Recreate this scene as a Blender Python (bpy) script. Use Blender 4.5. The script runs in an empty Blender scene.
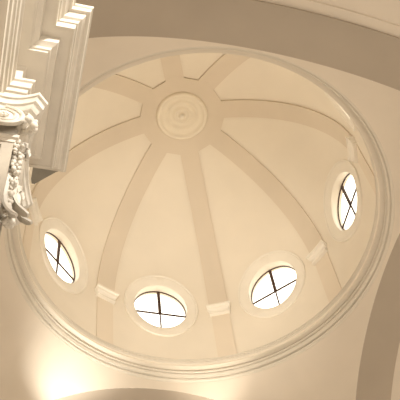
import bpy, bmesh, math, random
from mathutils import Vector, Matrix
random.seed(4)
S = bpy.context.scene
COL = S.collection
PI = math.pi
D = PI/180

# ------------------------------------------------------------------ materials
def plaster(name, col, var=0.05, scale=3.0, bump=0.15, rough=0.75, stain=None):
    m = bpy.data.materials.new(name); m.use_nodes = True
    nt = m.node_tree; b = nt.nodes['Principled BSDF']
    b.inputs['Roughness'].default_value = rough
    b.inputs['Specular IOR Level'].default_value = 0.25
    tc = nt.nodes.new('ShaderNodeTexCoord')
    n = nt.nodes.new('ShaderNodeTexNoise'); n.inputs['Scale'].default_value = scale
    n.inputs['Detail'].default_value = 5
    nt.links.new(tc.outputs['Object'], n.inputs['Vector'])
    r = nt.nodes.new('ShaderNodeValToRGB')
    r.color_ramp.elements[0].position = 0.3; r.color_ramp.elements[1].position = 0.7
    c2 = [max(0, c*(1-var)) for c in col]; c1 = [min(1, c*(1+var*0.6)) for c in col]
    r.color_ramp.elements[0].color = (*c2, 1); r.color_ramp.elements[1].color = (*c1, 1)
    nt.links.new(n.outputs['Fac'], r.inputs['Fac'])
    nt.links.new(r.outputs['Color'], b.inputs['Base Color'])
    n2 = nt.nodes.new('ShaderNodeTexNoise'); n2.inputs['Scale'].default_value = 28
    n2.inputs['Detail'].default_value = 4
    nt.links.new(tc.outputs['Object'], n2.inputs['Vector'])
    bp = nt.nodes.new('ShaderNodeBump'); bp.inputs['Strength'].default_value = bump
    bp.inputs['Distance'].default_value = 0.01
    nt.links.new(n2.outputs['Fac'], bp.inputs['Height'])
    nt.links.new(bp.outputs['Normal'], b.inputs['Normal'])
    return m

PANEL = plaster('cream_plaster', (0.79, 0.715, 0.60), 0.03, 0.8, 0.06)
BAND = plaster('beige_band_paint', (0.69, 0.60, 0.485), 0.03, 0.8, 0.06)
STRIP = plaster('pilaster_strip_paint', (0.75, 0.655, 0.53), 0.03, 0.8, 0.06)
PEND = plaster('pendentive_plaster', (0.71, 0.63, 0.525), 0.04, 0.6, 0.08)
SOFF = plaster('shaded_arch_soffit', (0.43, 0.365, 0.29), 0.04, 0.7, 0.06)  # shade under the arches is darkened into this base colour
TRIM = plaster('off_white_moulding', (0.82, 0.76, 0.66), 0.03, 2.0, 0.06, 0.55)
ENTB = plaster('grey_white_stucco', (0.66, 0.605, 0.52), 0.05, 3.0, 0.12, 0.5)
CAPM = plaster('carved_white_stucco', (0.70, 0.655, 0.58), 0.10, 9.0, 0.3, 0.4)
SHAFT = plaster('grey_stone_shaft', (0.45, 0.40, 0.33), 0.08, 3.0, 0.1, 0.5)
FLOOR = plaster('stone_floor', (0.55, 0.46, 0.36), 0.15, 1.0, 0.2, 0.5)
BARM = plaster('dark_iron', (0.055, 0.025, 0.015), 0.1, 8, 0.1, 0.5)

def glass_mat():
    m = bpy.data.materials.new('hazy_window_glass'); m.use_nodes = True
    nt = m.node_tree; nt.nodes.clear()
    o = nt.nodes.new('ShaderNodeOutputMaterial')
    t = nt.nodes.new('ShaderNodeBsdfTransparent'); t.inputs['Color'].default_value = (0.97, 0.95, 0.90, 1)
    g = nt.nodes.new('ShaderNodeBsdfGlossy'); g.inputs['Roughness'].default_value = 0.1
    mx = nt.nodes.new('ShaderNodeMixShader')
    mx.inputs[0].default_value = 0.05; nt.links.new(t.outputs[0], mx.inputs[1])
    nt.links.new(g.outputs[0], mx.inputs[2]); nt.links.new(mx.outputs[0], o.inputs['Surface'])
    return m
GLASS = glass_mat()

# ------------------------------------------------------------------ helpers
def finish(name, bm, mat, parent=None, smooth=True, angle=32, recalc=True):
    if recalc: bmesh.ops.recalc_face_normals(bm, faces=bm.faces[:])
    me = bpy.data.meshes.new(name); bm.to_mesh(me); bm.free()
    me.materials.append(mat)
    if smooth:
        for p in me.polygons: p.use_smooth = True
        me.set_sharp_from_angle(angle=angle*D)
    o = bpy.data.objects.new(name, me); COL.objects.link(o)
    if parent is not None:
        o.parent = parent
        o.matrix_parent_inverse = Matrix.Translation(-parent.location)
    return o

def tag(o, label=None, cat=None, group=None, kind=None):
    if label: o['label'] = label
    if cat: o['category'] = cat
    if group: o['group'] = group
    if kind: o['kind'] = kind
    return o

def empty(name, loc):
    o = bpy.data.objects.new(name, None); o.location = loc; o.empty_display_size = 0.2
    COL.objects.link(o); return o

def loft(bm, rings, closed_u=False, closed_v=False):
    """rings: list of lists of points; quads between consecutive rings"""
    vs = [[bm.verts.new(p) for p in r] for r in rings]
    n = len(vs)
    for i in range(n if closed_u else n-1):
        a, b = vs[i], vs[(i+1) % n]
        m = len(a)
        for j in range(m if closed_v else m-1):
            k = (j+1) % m
            bm.faces.new((a[j], a[k], b[k], b[j]))
    return vs

def sweep(bm, path, prof, side=1):
    """mitred sweep of a (projection, z) profile along an open plan path, offset to its right for side=1"""
    P = [Vector(p) for p in path]
    offs = []
    for i in range(len(P)):
        def nrm(a, b):
            d = (b-a).normalized(); return Vector((d.y, -d.x))*side
        if i == 0: m = nrm(P[0], P[1])
        elif i == len(P)-1: m = nrm(P[-2], P[-1])
        else:
            n1, n2 = nrm(P[i-1], P[i]), nrm(P[i], P[i+1])
            m = (n1+n2)/(1+n1.dot(n2))
        offs.append(m)
    rings = [[(p.x+m.x*r, p.y+m.y*r, z) for (r, z) in prof] for p, m in zip(P, offs)]
    vs = loft(bm, rings, closed_v=True)
    bm.faces.new(vs[0]); bm.faces.new(list(reversed(vs[-1])))

def tube(bm, pts, rad, seg=8, cap=True, flat=None):
    pts = [Vector(p) for p in pts]; n = len(pts); rings = []
    up = Vector((0, 0, 1)); prev = None
    for i, p in enumerate(pts):
        t = (pts[min(i+1, n-1)]-pts[max(i-1, 0)]).normalized()
        if prev is None:
            a = t.cross(up)
            if a.length < 1e-3: a = t.cross(Vector((1, 0, 0)))
        else:
            a = prev - t*prev.dot(t)
        a.normalize(); prev = a; b = t.cross(a)
        r = rad(i/(n-1)) if callable(rad) else rad
        rings.append([p+(a*math.cos(2*PI*k/seg)+b*math.sin(2*PI*k/seg))*r for k in range(seg)])
    vs = loft(bm, rings, closed_v=True)
    if cap:
        bm.faces.new(vs[0]); bm.faces.new(list(reversed(vs[-1])))

def box(bm, x0, x1, y0, y1, z0, z1):
    v = [bm.verts.new((x, y, z)) for x in (x0, x1) for y in (y0, y1) for z in (z0, z1)]
    for f in ((0, 1, 3, 2), (4, 6, 7, 5), (0, 4, 5, 1), (2, 3, 7, 6), (0, 2, 6, 4), (1, 5, 7, 3)):
        bm.faces.new([v[i] for i in f])

def rod(bm, a, b, w, h, nrm):
    a, b = Vector(a), Vector(b); t = (b-a).normalized(); n = Vector(nrm).normalized(); s = t.cross(n).normalized()
    r = [[p+s*w/2*sx+n*h/2*sy for sx, sy in ((1, 1), (-1, 1), (-1, -1), (1, -1))] for p in (a, b)]
    vs = loft(bm, r, closed_v=True); bm.faces.new(vs[0]); bm.faces.new(list(reversed(vs[1])))

def blob(bm, c, r, sc=(1, 1, 1), sub=2):
    M = Matrix.Translation(c) @ Matrix.Diagonal((sc[0]*r, sc[1]*r, sc[2]*r, 1))
    bmesh.ops.create_icosphere(bm, subdivisions=sub, radius=1, matrix=M)

# ------------------------------------------------------------------ dome dimensions (metres; z=0 at the lip of the ring cornice)
RD = 5.03           # inner radius of drum and dome
ZS = 2.30           # springing of the hemisphere
YA = 5.40           # half side of the crossing
YB = 6.50           # outer edge of the crossing arches
RIBS = [22.5+45*k for k in range(8)]
WINS = [45*k for k in range(8)]
ZW = 2.60
KV = 1.16           # windows are slightly taller than wide
WO = 0.90           # radius of the window openings

def az(a):
    return Vector((math.sin(a*D), math.cos(a*D), 0)), Vector((math.cos(a*D), -math.sin(a*D), 0))

def surf(a, u, z, off=0.0):
    """point of the drum or dome surface at lateral offset u from azimuth a, height z"""
    R = RD-off
    rs = R if z <= ZS else math.sqrt(max(R*R-(z-ZS)**2, 1e-6))
    rr = math.sqrt(max(rs*rs-u*u, 1e-6))
    e, t = az(a)
    return e*rr+t*u+Vector((0, 0, z))

# ------------------------------------------------------------------ dome shell with eight round openings
def dome_shell():
    bm = bmesh.new(); N = 192
    inn = [(RD, -0.25), (RD, 0.3), (RD, 1.0), (RD, 1.7)]
    inn += [(RD*math.cos(t*D), ZS+RD*math.sin(t*D)) for t in [i*2.5 for i in range(0, 36)]]
    RO = 5.24
    out = [(RO*math.cos(t*D), ZS+0.1+RO*math.sin(t*D)) for t in [i*5 for i in range(17, -1, -1)]] + [(RO, 1.0), (RO, -0.25)]
    prof = inn+[None]+out
    rings = []
    for k in range(N):
        a = 2*PI*k/N
        rings.append(([(r*math.sin(a), r*math.cos(a), z) for r, z in inn], [(r*math.sin(a), r*math.cos(a), z) for r, z in out]))
    vi = [[bm.verts.new(p) for p in r[0]] for r in rings]
    vo = [[bm.verts.new(p) for p in r[1]] for r in rings]
    top = bm.verts.new((0, 0, ZS+RD)); topo = bm.verts.new((0, 0, ZS+0.1+RO))
    for k in range(N):
        j = (k+1) % N
        for i in range(len(inn)-1): bm.faces.new((vi[k][i], vi[j][i], vi[j][i+1], vi[k][i+1]))
        bm.faces.new((vi[k][-1], vi[j][-1], top))
        for i in range(len(out)-1): bm.faces.new((vo[k][i], vo[j][i], vo[j][i+1], vo[k][i+1]))
        bm.faces.new((topo, vo[j][0], vo[k][0]))
        bm.faces.new((vo[k][-1], vo[j][-1], vi[j][0], vi[k][0]))
    shell = finish('ceiling', bm, PANEL)
    cb = bmesh.new()
    for a in WINS:
        e, t = az(a)
        ring = []
        for s, rr in ((4.2, WO), (5.02, WO), (5.5, WO+.2)):
            ring.append([e*s+t*(rr*math.cos(q))+Vector((0, 0, ZW+KV*rr*math.sin(q))) for q in [2*PI*i/64 for i in range(64)]])
        vs = loft(cb, ring, closed_v=True); cb.faces.new(vs[0]); cb.faces.new(list(reversed(vs[-1])))
    cut = finish('cutter', cb, TRIM)
    md = shell.modifiers.new('b', 'BOOLEAN'); md.operation = 'DIFFERENCE'; md.solver = 'EXACT'; md.object = cut
    dg = bpy.context.evaluated_depsgraph_get()
    me = bpy.data.meshes.new_from_object(shell.evaluated_get(dg))
    shell.modifiers.clear(); shell.data = me
    for p in me.polygons: p.use_smooth = True
    me.set_sharp_from_angle(angle=32*D)
    bpy.data.objects.remove(cut)
    tag(shell, 'smooth cream plaster inside of the dome, pierced by round windows', kind='structure')
    return shell
dome_shell()

# ------------------------------------------------------------------ round windows
WLAB = {0: 'round window at the bottom left of centre, in the dome foot',
        45: 'round window at the bottom right of centre, in the dome foot',
        90: 'narrow-looking round window at the far right of the dome',
        315: 'tilted round window at the far left, beside the carved capital'}
def window(n, a):
    e, t = az(a)
    # surround: flat raised ring with a rounded rim following the curved wall
    bm = bmesh.new()
    prof = [(WO, -0.10), (WO, 0.03), (WO+.015, 0.04), (1.18, 0.04), (1.195, 0.03), (1.205, 0.05), (1.235, 0.055), (1.25, 0.04), (1.26, 0.0), (1.26, -0.03)]
    rings = []
    for i in range(80):
        q = 2*PI*i/80
        rings.append([surf(a, r*math.cos(q), ZW+KV*r*math.sin(q), off) for r, off in prof])
    loft(bm, rings, closed_u=True)
    # lining of the reveal
    rr = []
    for i in range(80):
        q = 2*PI*i/80
        p0 = surf(a, WO*math.cos(q), ZW+KV*WO*math.sin(q), 0.0)
        d0 = p0.dot(e)
        c = e*0+t*((WO-.005)*math.cos(q))+Vector((0, 0, ZW+KV*(WO-.005)*math.sin(q)))
        rr.append([c+e*(d0-0.02), c+e*max(5.20, d0+.05)])
    loft(bm, rr, closed_u=True)
    w = finish('window_%d' % n, bm, TRIM, recalc=True)
    tag(w, WLAB.get(a, 'round window in the foot of the dome'), kind='structure')
    yg = 5.09
    bm = bmesh.new()
    ring = []
    for i in range(64):
        q = 2*PI*i/64
        ring.append([e*s+t*(r*math.cos(q))+Vector((0, 0, ZW+KV*r*math.sin(q))) for r, s in ((WO-.006, yg-.02), (WO-.024, yg-.02), (WO-.024, yg+.02), (WO-.006, yg+.02))])
    loft(bm, ring, closed_u=True, closed_v=True)
    finish('window_frame', bm, BARM, w)
    c = e*yg+Vector((0, 0, ZW)); hb = Vector((0, 0, -0.20))
    bm = bmesh.new(); rod(bm, c-Vector((0, 0, KV*(WO-.01))), c+Vector((0, 0, KV*(WO-.01))), 0.045, 0.04, e)
    rod(bm, c+hb, c+Vector((0, 0, KV*(WO-.01))), 0.10, 0.05, e)
    finish('glazing_bar', bm, BARM, w, smooth=False)
    bm = bmesh.new(); hw = WO*.97; rod(bm, c-t*hw+hb, c+t*hw+hb, 0.05, 0.04, e)
    finish('glazing_bar', bm, BARM, w, smooth=False)
    bm = bmesh.new()
    bm.faces.new([bm.verts.new(c+e*.01+t*((WO-.01)*math.cos(q))+Vector((0, 0, KV*(WO-.01)*math.sin(q)))) for q in [2*PI*i/48 for i in range(48)]])
    finish('pane', bm, GLASS, w, smooth=False)
order = [0, 45, 90, 315, 135, 180, 225, 270]
for n, a in enumerate(order): window(n+1, a)

# ------------------------------------------------------------------ ribs with their imposts
RLAB = {22.5: 'broad beige dome rib descending between the two lowest round windows',
        67.5: 'beige dome rib descending between the lower right and the rightmost round window',
        112.5: 'beige dome rib arching right from the medallion, ending above the rightmost round window',
        157.5: 'short-looking beige dome rib rising from the medallion towards the upper right',
        202.5: 'beige dome rib rising from the medallion almost straight to the top of the ring',
        247.5: 'beige dome rib leading from the medallion to the upper left',
        292.5: 'beige dome rib reaching left from the medallion behind the grey-white cornice',
        337.5: 'beige dome rib descending between the leftmost and the lower left round window'}
def rib(a):
    e, t = az(a)
    w = 0.325; REL = 0.06
    root = empty('dome_rib', e*(RD-0.05)+Vector((0, 0, 0.02)))
    tag(root, RLAB[a], 'rib', 'ribs of the dome')
    def section(kind, v, wd, rel):
        pts = []
        for s, rr in ((-wd, RD+0.03), (-wd, RD-rel)) + tuple((wd*(-1+q/3), RD-rel) for q in range(1, 6)) + ((wd, RD-rel), (wd, RD+0.03)):
            h = math.sqrt(rr*rr-s*s)
            if kind == 'd':
                pts.append(e*(h*math.sin(v))+Vector((0, 0, ZS+h*math.cos(v)))+t*s)
            else:
                pts.append(e*h+Vector((0, 0, v))+t*s)
        return pts
    bm = bmesh.new(); rings = []
    th0 = math.asin(1.36/RD)
    for i in range(49):
        rings.append(section('d', th0+(PI/2-th0)*i/48, w, REL))
    loft(bm, rings, closed_v=True)
    finish('rib_shaft', bm, BAND, root, recalc=True)
    bm = bmesh.new()
    loft(bm, [section('z', z, w-0.03, 0.034) for z in (ZS+.02, 1.6, 0.8, 0.03)], closed_v=True)
    finish('pilaster_strip', bm, STRIP, root)
    # impost: moulded block wrapped round the pilaster
    bm = bmesh.new()
    prof = [(0.00, 2.10), (0.045, 2.11), (0.055, 2.15), (0.02, 2.17), (0.02, 2.25), (0.06, 2.27), (0.09, 2.33), (0.10, 2.40), (0.155, 2.42), (0.16, 2.49), (0.12, 2.52), (0.0, 2.55)]
    rings = []
    for (p, z) in prof:
        wd = w-0.01+p*0.55; rel = REL+0.03+p
        ring = []
        for s, rr in ((-wd, RD+0.03), (-wd, RD-rel), (-wd*.5, RD-rel), (0, RD-rel), (wd*.5, RD-rel), (wd, RD-rel), (wd, RD+0.03)):
            ring.append(e*math.sqrt(rr*rr-s*s)+t*s+Vector((0, 0, z)))
        rings.append(ring)
    vs = loft(bm, rings, closed_v=True); bm.faces.new(vs[0]); bm.faces.new(list(reversed(vs[-1])))
    tag(finish('impost', bm, TRIM, root, angle=50), 'moulded off-white impost block')
for a in RIBS: rib(a)

# ------------------------------------------------------------------ central octagon and medallion
def cap_point(x, y, off):
    R = RD-off
    return Vector((x, y, ZS+math.sqrt(R*R-x*x-y*y)))
med = empty('ceiling_medallion', (0, 0, ZS+RD))
tag(med, 'round moulded plaster medallion on a beige octagonal field at the dome crown', 'medallion')
bm = bmesh.new()
N = 96; AP = 1.45
def octr(q):
    r = (q/D) % 45
    d = min(r, 45-r)
    return AP/math.cos(d*D)
rows = []
for f in (0.15, 0.3, 0.5, 0.7, 0.85, 1.0):
    rows.append([cap_point(octr(2*PI*i/N)*f*math.sin(2*PI*i/N), octr(2*PI*i/N)*f*math.cos(2*PI*i/N), 0.063) for i in range(N)])
rows.append([cap_point(octr(2*PI*i/N)*math.sin(2*PI*i/N), octr(2*PI*i/N)*math.cos(2*PI*i/N), -0.03) for i in range(N)])
vs = loft(bm, rows, closed_v=True); bm.faces.new(vs[0])
tag(finish('octagonal_field', bm, BAND, med), 'darker beige octagon joining the ribs')
bm = bmesh.new()
zt = ZS+RD-0.06
prof = [(0.0, -.15), (0.06, -.15), (0.10, -.12), (0.13, -.09), (0.19, -.09), (0.22, -.12), (0.26, -.13), (0.30, -.10), (0.34, -.07),
        (0.44, -.07), (0.47, -.10), (0.52, -.11), (0.56, -.08), (0.60, -.055), (0.73, -.055), (0.76, -.09), (0.80, -.11), (0.86, -.10), (0.89, -.06), (0.91, 0.0), (0.91, .05)]
rings = []
for i in range(72):
    q = 2*PI*i/72
    rings.append([(r*math.sin(q), r*math.cos(q), zt+dz-0.10*(r/.91)**2+0.01) for r, dz in prof[1:]])
vs = loft(bm, rings, closed_u=True)
bm.faces.new([v[0] for v in vs])
tag(finish('moulded_disc', bm, plaster('medallion_paint', (0.80, 0.72, 0.59), 0.03, 2, 0.06), med, angle=60), 'paler disc of concentric mouldings')
bm = bmesh.new(); blob(bm, (0, 0, zt-.14), 0.085, (1, 1, .7), 3)
finish('boss', bm, TRIM, med)

# ------------------------------------------------------------------ ring cornice
bm = bmesh.new()
prof = [(5.10, 0.05), (5.00, 0.04), (5.00, 0.01), (5.025, 0.0), (5.025, -0.03), (5.005, -0.04), (5.005, -0.07), (5.03, -0.08), (5.03, -0.10), (5.01, -0.11),
        (5.015, -0.14), (5.04, -0.17), (5.045, -0.205), (5.28, -0.195), (5.29, -0.25), (5.28, -0.305), (5.17, -0.31), (5.17, -0.36), (5.19, -0.37), (5.26, -0.372),
        (5.26, -0.405), (5.205, -0.41), (5.21, -0.455), (5.235, -0.49), (5.24, -0.515), (5.33, -0.518), (5.33, -0.552), (5.285, -0.555), (5.295, -0.60), (5.33, -0.63),
        (5.335, -0.65), (5.39, -0.655), (5.39, -0.67), (5.60, -0.67), (5.60, 0.05)]
rings = [[(r*math.sin(2*PI*i/256), r*math.cos(2*PI*i/256), z) for r, z in prof] for i in range(256)]
loft(bm, rings, closed_u=True, closed_v=True)
tag(finish('trim_1', bm, plaster('ring_moulding_paint', (0.68, 0.62, 0.525), 0.03, 2, 0.05, 0.5), angle=25), 'moulded ring cornice at the foot of the dome', kind='structure')

# ------------------------------------------------------------------ crossing arches and pendentives
AR = {'near': (5.5, 4.55, -5.26), 'far': (5.5, 4.95, -5.90), 'right': (5.5, 4.0, -4.76), 'left': (5.5, 4.0, -4.76)}   # a, b, centre z
ZC = -4.62
def archz(side, x, grow=0.0):
    a, b, zc = AR[side]
    z = zc+(b)*math.sqrt(max(0, 1-(x/a)**2))
    z1 = zc+b*math.sqrt(1-(YA/a)**2)
    k = min(max((abs(x)-3.9)/1.5, 0), 1); k = k*k*(3-2*k)
    return z+k*(ZC-z1)+grow
R0, Z0 = 5.345, -0.655
def place(side, x, d):
    return {'near': (x, -d), 'far': (-x, d), 'right': (d, x), 'left': (-d, -x)}[side]
SQ = 8.06
def zsph(r): return math.sqrt(max(SQ*SQ-r*r, 0))
def pend_rows(side, s0, s1, n=40):
    rows = []
    for i in range(n+1):
        ps = (s0+(s1-s0)*i/n)*D
        x = YA*math.tan(ps); zb = archz(side, x)
        rb = YA/math.cos(ps); row = []
        for j in range(15):
            t = j/14
            r = R0+(rb-R0)*t
            g = (zsph(R0)-zsph(r))/(zsph(R0)-zsph(rb))
            z = Z0+(min(zb, Z0-0.01)-Z0)*g
            px, py = place(side, math.sin(ps)*r, math.cos(ps)*r)
            row.append((px, py, z))
        rows.append(row)
    return rows
NAMES = {('near', 'left'): 'wall_near_left', ('near', 'right'): 'wall_near_right', ('far', 'left'): 'wall_far_left', ('far', 'right'): 'wall_far_right'}
PLAB = {'wall_near_left': 'pendentive between the top arch and the grey-white cornice', 'wall_near_right': 'pendentive at the upper right under the ring cornice',
        'wall_far_left': 'brightly lit pendentive at the lower left', 'wall_far_right': 'pendentive at the lower right beside the right arch'}
# x runs: near: +x is right; far: -x is right; right: +x is far; left: +x(local) is near
half = {('near', 'left'): [('near', -45, 0), ('left', 0, 45)], ('near', 'right'): [('near', 0, 45), ('right', -45, 0)],
        ('far', 'right'): [('far', -45, 0), ('right', 0, 45)], ('far', 'left'): [('far', 0, 45), ('left', -45, 0)]}
for key, segs in half.items():
    bm = bmesh.new()
    for sd, a0, a1 in segs: loft(bm, pend_rows(sd, a0, a1))
    bmesh.ops.remove_doubles(bm, verts=bm.verts[:], dist=1e-4)
    tag(finish(NAMES[key], bm, PEND, angle=60), PLAB[NAMES[key]], kind='structure')
ALAB = {'near': 'wide beige underside of the arch across the top', 'far': 'brown underside of the arch at the bottom edge', 'right': 'brown underside of the arch at the lower right', 'left': 'underside of the left arch'}
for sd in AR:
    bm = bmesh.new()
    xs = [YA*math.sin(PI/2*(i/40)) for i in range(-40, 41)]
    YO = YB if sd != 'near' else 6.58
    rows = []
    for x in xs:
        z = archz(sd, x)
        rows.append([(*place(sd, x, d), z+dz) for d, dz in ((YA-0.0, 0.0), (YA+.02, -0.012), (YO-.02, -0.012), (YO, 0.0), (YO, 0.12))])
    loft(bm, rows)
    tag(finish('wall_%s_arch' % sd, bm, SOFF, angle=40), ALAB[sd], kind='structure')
    bm = bmesh.new()
    loft(bm, [[(*place(sd, x*1.0, d), archz(sd, x)+dz) for d, dz in ((YO-.03, 0.10), (YO+.25, 0.10), (YO+.27, 0.16), (16.0, 0.16))] for x in xs])
    tag(finish('ceiling_%s_vault' % sd, bm, PEND, angle=40), 'barrel vault beyond the arch', kind='structure')

# ------------------------------------------------------------------ building mass, floor, end walls
ZF = -22.7
for sx, sy, nm in ((-1, -1, 'wall_nave_left'), (1, -1, 'wall_nave_right'), (-1, 1, 'wall_choir_left'), (1, 1, 'wall_choir_right')):
    bm = bmesh.new(); c = 5.45
    x0, x1 = sorted((sx*c, sx*16.2)); y0, y1 = sorted((sy*c, sy*16.2))
    box(bm, x0, x1, y0, y1, ZF, -4.3)
    tag(finish(nm, bm, PEND, smooth=False), 'plastered church wall', kind='structure')
bm = bmesh.new(); box(bm, -16.4, 16.4, -16.4, 16.4, ZF-.3, ZF)
tag(finish('floor', bm, FLOOR, smooth=False), 'stone church floor', kind='structure')
for nm, b_ in (('wall_nave_end', (-6, 6, -16.5, -16.1)), ('wall_choir_end', (-6, 6, 16.1, 16.5)), ('wall_left_end', (-16.5, -16.1, -6, 6)), ('wall_right_end', (16.1, 16.5, -6, 6))):
    bm = bmesh.new(); box(bm, *b_, ZF, 0.2)
    tag(finish(nm, bm, PEND, smooth=False), 'plastered end wall', kind='structure')

# ------------------------------------------------------------------ entablature of the near left pier
path = [(-5.45, -16.0), (-5.45, -6.6), (-5.15, -6.6), (-5.15, -5.55), (-5.42, -5.55), (-5.75, -5.25), (-6.8, -5.25), (-6.8, -5.45), (-16, -5.45)]
bm = bmesh.new()
prof = [(-0.4, -6.90), (1.0, -6.90), (1.0, -6.985), (0.975, -7.0), (0.955, -7.06), (0.955, -7.08), (0.90, -7.08), (0.89, -7.12), (0.85, -7.18), (0.81, -7.20),
        (0.785, -7.25), (0.76, -7.25), (0.75, -7.43), (0.72, -7.43), (0.72, -7.415), (0.54, -7.415), (0.54, -7.50), (0.52, -7.58), (0.48, -7.60), (0.44, -7.63),
        (0.42, -7.68), (0.39, -7.69), (0.39, -7.74), (0.10, -7.75), (0.06, -7.80), (-0.4, -7.80)]
sweep(bm, path, prof)
tag(finish('trim_2', bm, ENTB, angle=25), 'grey-white projecting cornice of the wall at the left edge', kind='structure')
bm = bmesh.new()
sweep(bm, path, [(-0.4, -7.78), (0.06, -7.78), (0.06, -8.70), (-0.4, -8.70)])
tag(finish('trim_3', bm, ENTB, smooth=False), 'plain frieze under the left cornice', kind='structure')
bm = bmesh.new()
sweep(bm, path, [(-0.4, -8.66), (0.28, -8.66), (0.28, -8.73), (0.25, -8.75), (0.235, -8.80), (0.23, -8.88), (0.20, -8.89), (0.19, -8.99), (0.16, -9.0), (0.15, -9.03), (0.145, -9.28), (0.11, -9.29), (0.105, -9.56), (-0.4, -9.56)])
tag(finish('trim_4', bm, ENTB, angle=25), 'stepped architrave under the left frieze', kind='structure')

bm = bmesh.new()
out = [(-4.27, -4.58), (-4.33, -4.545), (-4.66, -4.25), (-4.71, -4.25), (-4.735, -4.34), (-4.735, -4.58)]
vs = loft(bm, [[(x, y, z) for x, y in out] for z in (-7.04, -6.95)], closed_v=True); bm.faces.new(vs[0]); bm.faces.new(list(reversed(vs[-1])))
tag(finish('trim_5', bm, plaster('shaded_cornice_grey', (0.30, 0.28, 0.235), 0.1, 5, 0.2), smooth=False), 'corner slab at the far end of the left cornice, shade put into its dark grey', kind='structure')  # stands for a shadowed cornice underside; the shade is in its colour

# ------------------------------------------------------------------ pilaster and its carved capital
XF, YN, YFAR = -5.0, -6.72, -5.45
pil = empty('pilaster', ((XF-.2), -6.1, ZF))
tag(pil, 'grey panelled pilaster shaft standing at the left edge below the carved capital', 'pilaster')
bm = bmesh.new()
x0, x1, y0, y1, z0, z1 = -5.448, XF, YN, YFAR, ZF, -10.45
# near face (facing the nave) with a sunk panel, other faces plain
def panel_face(bm, P, U, V, w, h, m, dep, nrm):
    P, U, V, nrm = map(Vector, (P, U, V, nrm))
    def q(u, v, d): return bm.verts.new(P+U*u+V*v-nrm*d)
    o = [q(0, 0, 0), q(w, 0, 0), q(w, h, 0), q(0, h, 0)]
    i = [q(m, m, 0), q(w-m, m, 0), q(w-m, h-m, 0), q(m, h-m, 0)]
    k = [q(m+.02, m+.02, dep), q(w-m-.02, m+.02, dep), q(w-m-.02, h-m-.02, dep), q(m+.02, h-m-.02, dep)]
    for a, b in ((o, i), (i, k)):
        for j in range(4): bm.faces.new((a[j], a[(j+1) % 4], b[(j+1) % 4], b[j]))
    bm.faces.new(k)
panel_face(bm, (x0, y0, z0), (1, 0, 0), (0, 0, 1), x1-x0, z1-z0, 0.15, 0.07, (0, -1, 0))
panel_face(bm, (x1, y0, z0), (0, 1, 0), (0, 0, 1), y1-y0, z1-z0, 0.15, 0.05, (1, 0, 0))
bm.faces.new([bm.verts.new(p) for p in ((x0, y1, z0), (x1, y1, z0), (x1, y1, z1), (x0, y1, z1))])
bm.faces.new([bm.verts.new(p) for p in ((x0, y0, z1), (x1, y0, z1), (x1, y1, z1), (x0, y1, z1))])
bmesh.ops.remove_doubles(bm, verts=bm.verts[:], dist=1e-4)
finish('shaft', bm, SHAFT, pil, smooth=False)
bm = bmesh.new()
sweep(bm, [(-5.44, YN), (XF, YN), (XF, YFAR)], [(-.02, -10.36), (0.05, -10.36), (0.06, -10.40), (0.05, -10.44), (0.02, -10.46), (0.015, -10.52), (-.02, -10.52)])
finish('astragal', bm, ENTB, pil)

cap = empty('pilaster_capital', (XF-.2, -6.1, -10.4))
tag(cap, 'carved white capital with corner scrolls and hanging leaves under the left cornice', 'capital')
# abacus outline: concave sides, cut horns; only the sides clear of the wall show
cx, cy = XF-0.48, (YN+YFAR)/2
hx = 0.48; hy = (YFAR-YN)/2
def abacus_ring(g, z):
    pts = []
    H = 0.36+g
    def side(p, q, n, depth, m=10):
        out = []
        for i in range(m+1):
            s = i/m
            d = depth*(4*s*(1-s))
            out.append((p[0]+(q[0]-p[0])*s+n[0]*d, p[1]+(q[1]-p[1])*s+n[1]*d, z))
        return out
    nr = (XF+H*.62, YN-H)      # horn points, near right
    nr2 = (XF+H, YN-H*.62)
    fr2 = (XF+H, YFAR+H*.62-.1); fr = (XF+H*.62, YFAR+H-.1)
    l1 = (-5.44, YN-H*.8); l2 = (-5.44, YFAR+H*.8-.1)
    pts += side(l1, nr, (0, 1), 0.07)
    pts += side(nr2, fr2, (-1, 0), 0.15)
    pts += side(fr, l2, (0, -1), 0.15)
    return pts
bm = bmesh.new()
rings = [abacus_ring(g, z) for g, z in ((-.02, -9.54), (0.0, -9.56), (0.0, -9.64), (-.03, -9.65), (-.045, -9.69), (-.05, -9.71), (-.05, -9.76), (-.085, -9.77), (-.11, -9.83), (-.13, -9.86), (-.2, -9.87))]
vs = loft(bm, rings, closed_v=True); bm.faces.new(vs[0]); bm.faces.new(list(reversed(vs[-1])))
finish('abacus', bm, CAPM, cap, angle=25)
# bell
bm = bmesh.new()
rings = []
for g, z in ((0.16, -9.85), (0.14, -9.95), (0.08, -10.1), (0.04, -10.25), (0.03, -10.38), (0.06, -10.42), (0.0, -10.45)):
    rings.append([(-5.445, YN-g, z), (XF-.1, YN-g, z), (XF+g*.6, YN-g*.6, z), (XF+g, YN+.1, z), (XF+g, YFAR-.1, z), (XF+g*.6, YFAR+g*.6, z), (XF-.1, YFAR+g, z), (-5.445, YFAR+g, z)])
vs = loft(bm, rings, closed_v=True); bm.faces.new(vs[0]); bm.faces.new(list(reversed(vs[-1])))
finish('bell', bm, CAPM, cap)
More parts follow.
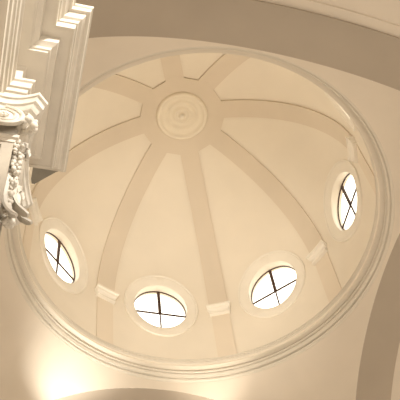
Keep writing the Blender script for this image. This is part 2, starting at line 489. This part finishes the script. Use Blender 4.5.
# volutes
def volute(c, ax, out, R, turns=2.3, name='volute', thick=0.1, parent=cap, rosette=True):
    """scroll with face normal ax, rolling in the plane of (out, z)"""
    c, ax, out = Vector(c), Vector(ax).normalized(), Vector(out).normalized(); up = Vector((0, 0, 1))
    bm = bmesh.new()
    n = 60; pts = []
    for i in range(n+1):
        s = i/n; q = PI*0.5-s*turns*2*PI
        r = R*(1-0.80*s)
        pts.append((c+(out*math.cos(q)+up*math.sin(q))*r, R*0.16*(1-0.55*s)))
    # ribbon-like fillet standing proud on both faces
    seg = 8; rings = []
    for i, (p, w) in enumerate(pts):
        rad = (p-c).normalized()
        ring = []
        for k in range(seg):
            a = 2*PI*k/seg
            ring.append(p+rad*(w*math.cos(a))+ax*((thick/2+w*.8)*(1 if math.sin(a) > 0.01 else (-1 if math.sin(a) < -.01 else 0))*abs(math.sin(a))))
        rings.append(ring)
    vs = loft(bm, rings, closed_v=True); bm.faces.new(vs[0]); bm.faces.new(list(reversed(vs[-1])))
    # drum disc behind fillet
    d = []
    for s, rr in ((-thick*.42, R*.93), (thick*.42, R*.93)):
        d.append([c+ax*s+(out*math.cos(2*PI*k/32)+up*math.sin(2*PI*k/32))*rr for k in range(32)])
    vs = loft(bm, d, closed_v=True); bm.faces.new(vs[0]); bm.faces.new(list(reversed(vs[-1])))
    o = finish(name, bm, CAPM, parent, angle=50)
    if rosette:
        bm = bmesh.new()
        for k in range(6):
            a = 2*PI*k/6
            for sg in (1,):
                blob(bm, c+ax*sg*(thick/2+.02)+(out*math.cos(a)+up*math.sin(a))*R*.17, R*.12, (1, 1, 1), 1)
        for sg in (1,): blob(bm, c+ax*sg*(thick/2+.03), R*.12, (1, 1, 1), 2)
        r = finish('rosette', bm, CAPM, o)
        r.matrix_parent_inverse = Matrix.Identity(4)
        r.location = (0, 0, 0); r.parent = o
    return o
volute((-5.19, YN-.20, -10.16), (0, -1, -.45), (1, 0, 0), 0.27, thick=0.04)
volute((XF+.08, YN-.08, -10.08), (1, 1, 0), (1, -1, 0), 0.15, thick=0.12)
bm = bmesh.new()
for i in range(22):
    a = 2*PI*i/22
    blob(bm, (XF+.16+.07*math.cos(a)+.02*random.random(), YN-.12+.08*math.sin(a*2), -10.02-.016*i), random.uniform(.03, .06), (1, 1, 1.3), 2)
finish('corner_foliage', bm, CAPM, cap, angle=60)
volute((XF+.10, YFAR+.04, -10.10), (1, -1, 0), (1, 1, 0), 0.17, thick=0.14)

# leaves: curled ribbons with lobed edges
def leaf(pts, width, nrm, name='acanthus_leaf', lobes=5, thick=0.03, parent=cap):
    """pts: spine; nrm: outward normal guess"""
    P = [Vector(p) for p in pts]
    # catmull-rom resample
    Q = []
    for i in range(len(P)-1):
        p0, p1, p2, p3 = P[max(i-1, 0)], P[i], P[i+1], P[min(i+2, len(P)-1)]
        for k in range(8):
            t = k/8
            Q.append(0.5*((2*p1)+(-p0+p2)*t+(2*p0-5*p1+4*p2-p3)*t*t+(-p0+3*p1-3*p2+p3)*t**3))
    Q.append(P[-1]); n = len(Q)
    bm = bmesh.new(); rings = []
    for i, p in enumerate(Q):
        s = i/(n-1)
        t = (Q[min(i+1, n-1)]-Q[max(i-1, 0)]).normalized()
        nn = Vector(nrm); nn = (nn-t*nn.dot(t)).normalized(); b = t.cross(nn)
        w = width*(0.55+0.75*math.sin(PI*min(s*0.9+.1, 1))**.8)*(1-0.35*s)*(0.86+0.16*abs(math.sin(s*lobes*PI)))
        ring = []
        for k, (u, h) in enumerate(((-1, -.35), (-.6, .05), (-.3, -.12), (0, .25), (.3, -.12), (.6, .05), (1, -.35))):
            ring.append(p+b*u*w/2+nn*(h*w*0.45))
        for u, h in ((1, -.35), (.5, -.1), (-.5, -.1), (-1, -.35)):
            ring.append(p+b*u*w/2*.96+nn*(h*w*.45-thick))
        rings.append(ring)
    vs = loft(bm, rings, closed_v=True); bm.faces.new(vs[0]); bm.faces.new(list(reversed(vs[-1])))
    return finish(name, bm, CAPM, parent, angle=35)
# foliage on the bell
leaf([(XF+.02, YN+.30, -10.42), (XF+.10, YN+.30, -10.30), (XF+.17, YN+.30, -10.16), (XF+.22, YN+.30, -10.18), (XF+.21, YN+.30, -10.26)], 0.24, (1, 0, 0))
leaf([(XF+.02, YFAR-.30, -10.42), (XF+.10, YFAR-.30, -10.30), (XF+.17, YFAR-.30, -10.16), (XF+.22, YFAR-.30, -10.18), (XF+.21, YFAR-.30, -10.26)], 0.24, (1, 0, 0))
# long hanging leaves on the front of the shaft
leaf([(XF+.06, YN+.35, -10.60), (XF+.12, YN+.35, -10.9), (XF+.12, YN+.33, -11.25), (XF+.20, YN+.3, -11.6), (XF+.34, YN+.28, -11.80)], 0.17, (1, 0, 0))
leaf([(XF+.10, YN+.60, -10.60), (XF+.18, YN+.58, -10.9), (XF+.18, YN+.50, -11.25), (XF+.27, YN+.44, -11.6), (XF+.39, YN+.40, -11.75)], 0.15, (1, -.3, 0))
leaf([(XF+.05, YN+.24, -10.85), (XF+.07, YN+.22, -11.2), (XF+.07, YN+.18, -11.6), (XF+.11, YN+.14, -11.95), (XF+.20, YN+.12, -12.08)], 0.2, (1, -.6, 0))
# garland of flowers and fruit along the top of the hanging leaves
bm = bmesh.new()
for i in range(34):
    s = i/33
    y = YN+.02+s*(YFAR-YN-.05); z = -10.50-0.45*math.sin(PI*s)
    for k in range(6):
        blob(bm, (XF+.07+.06*random.uniform(-1, 1), y+.03*random.uniform(-1, 1), z+.08*random.uniform(-1, 1)), random.uniform(.022, .045), (1, 1, 1), 2)
finish('garland', bm, CAPM, cap, angle=60)
bm = bmesh.new()
for i in range(26):
    s = i/25
    z = -10.45-1.35*s
    for k in range(4):
        blob(bm, (XF+.07+.05*random.uniform(-1, 1), YN+.22+.13*random.uniform(-1, 1), z+random.uniform(-.03,.03)), random.uniform(.022, .042)*(1-.2*s), (1, 1, 1.6), 2)
finish('garland_drop', bm, CAPM, cap, angle=60)

# ------------------------------------------------------------------ lights
W = bpy.data.worlds.new('w'); S.world = W; W.use_nodes = True
bg = W.node_tree.nodes['Background']; bg.inputs[0].default_value = (1.0, 0.95, 0.86, 1); bg.inputs[1].default_value = 3.1

def area(name, loc, target, sx, sy, power, col):
    l = bpy.data.lights.new(name, 'AREA'); l.shape = 'RECTANGLE'; l.size = sx; l.size_y = sy; l.energy = power; l.color = col
    o = bpy.data.objects.new(name, l); COL.objects.link(o); o.location = loc
    o.rotation_euler = (Vector(target)-Vector(loc)).to_track_quat('-Z', 'Y').to_euler(); return o
def spot(name, loc, target, power, col, ang=80, blend=1.0, rad=0.15):
    l = bpy.data.lights.new(name, 'SPOT'); l.energy = power; l.color = col; l.spot_size = ang*D; l.spot_blend = blend; l.shadow_soft_size = rad
    o = bpy.data.objects.new(name, l); COL.objects.link(o); o.location = loc
    o.rotation_euler = (Vector(target)-Vector(loc)).to_track_quat('-Z', 'Y').to_euler(); return o
WARM = (1.0, 0.90, 0.76)
area('nave_window_light', (1.0, -15.6, -11), (0, 0, -5), 7, 8, 700, (1.0, 0.94, 0.85))
area('floor_bounce_light', (0, 0, -21.5), (0, 0, 0), 9, 9, 640, WARM)
area('choir_fill', (0, 15.5, -9), (0, 0, -3), 6, 6, 500, WARM)  # unseen fill from the choir, added to sidelight the pendentives
area('right_transept_fill', (15.5, 0, -8), (0, 0, -3), 6, 6, 500, WARM)  # same kind of added fill, from the right transept
area('left_transept_fill', (-15.5, 0, -8), (0, 0, -3), 6, 6, 700, WARM)  # added fill from the left transept, no visible source
spot('entablature_fill', (-1.5, -15.6, -4.7), (-4.9, -7.0, -8.2), 8000, (1.0, 0.95, 0.86), 38, 0.6, 0.3)  # unseen spot added to brighten the entablature without lighting the vault
spot('dome_foot_fill', (-4.3, -4.7, -6.6), (0.9, 4.9, 3.2), 2700, (1.0, 0.92, 0.79), 52, 1.0, 0.3)  # invented uplight, added to brighten the far foot of the dome
spot('dome_near_fill', (4.3, 4.4, -6.6), (-1.2, -2.2, 6.0), 1700, (1.0, 0.89, 0.73), 50, 1.0, 0.3)  # counterpart added to even out the darker near side of the dome
spot('pendentive_lamp_left', (-2.5, 4.6, -3.2), (-2.75, 4.85, -1.5), 280, (1.0, 0.95, 0.85), 95)
spot('pendentive_lamp_right', (1.3, 4.7, -2.6), (1.3, 4.85, -1.2), 130, WARM, 90)

# ------------------------------------------------------------------ camera
C = Vector((-4.64877732, -11.93346477, -20.99326714)); A, EL, RO, F = 0.37880687, 1.04638363, -0.18025539, 2.19350057
Fw = Vector((math.sin(A)*math.cos(EL), math.cos(A)*math.cos(EL), math.sin(EL)))
Rt = Vector((math.cos(A), -math.sin(A), 0)); U = Rt.cross(Fw)
R2 = Rt*math.cos(RO)+U*math.sin(RO); U2 = -Rt*math.sin(RO)+U*math.cos(RO)
cd = bpy.data.cameras.new('camera'); cam = bpy.data.objects.new('camera', cd); COL.objects.link(cam)
cam.matrix_world = Matrix(((R2.x, U2.x, -Fw.x, C.x), (R2.y, U2.y, -Fw.y, C.y), (R2.z, U2.z, -Fw.z, C.z), (0, 0, 0, 1)))
cd.sensor_width = 36; cd.lens = 36*F; cd.clip_end = 200
S.camera = cam
S.view_settings.view_transform = 'Standard'; S.view_settings.look = 'None'; S.view_settings.gamma = 1; S.view_settings.exposure = 0.08
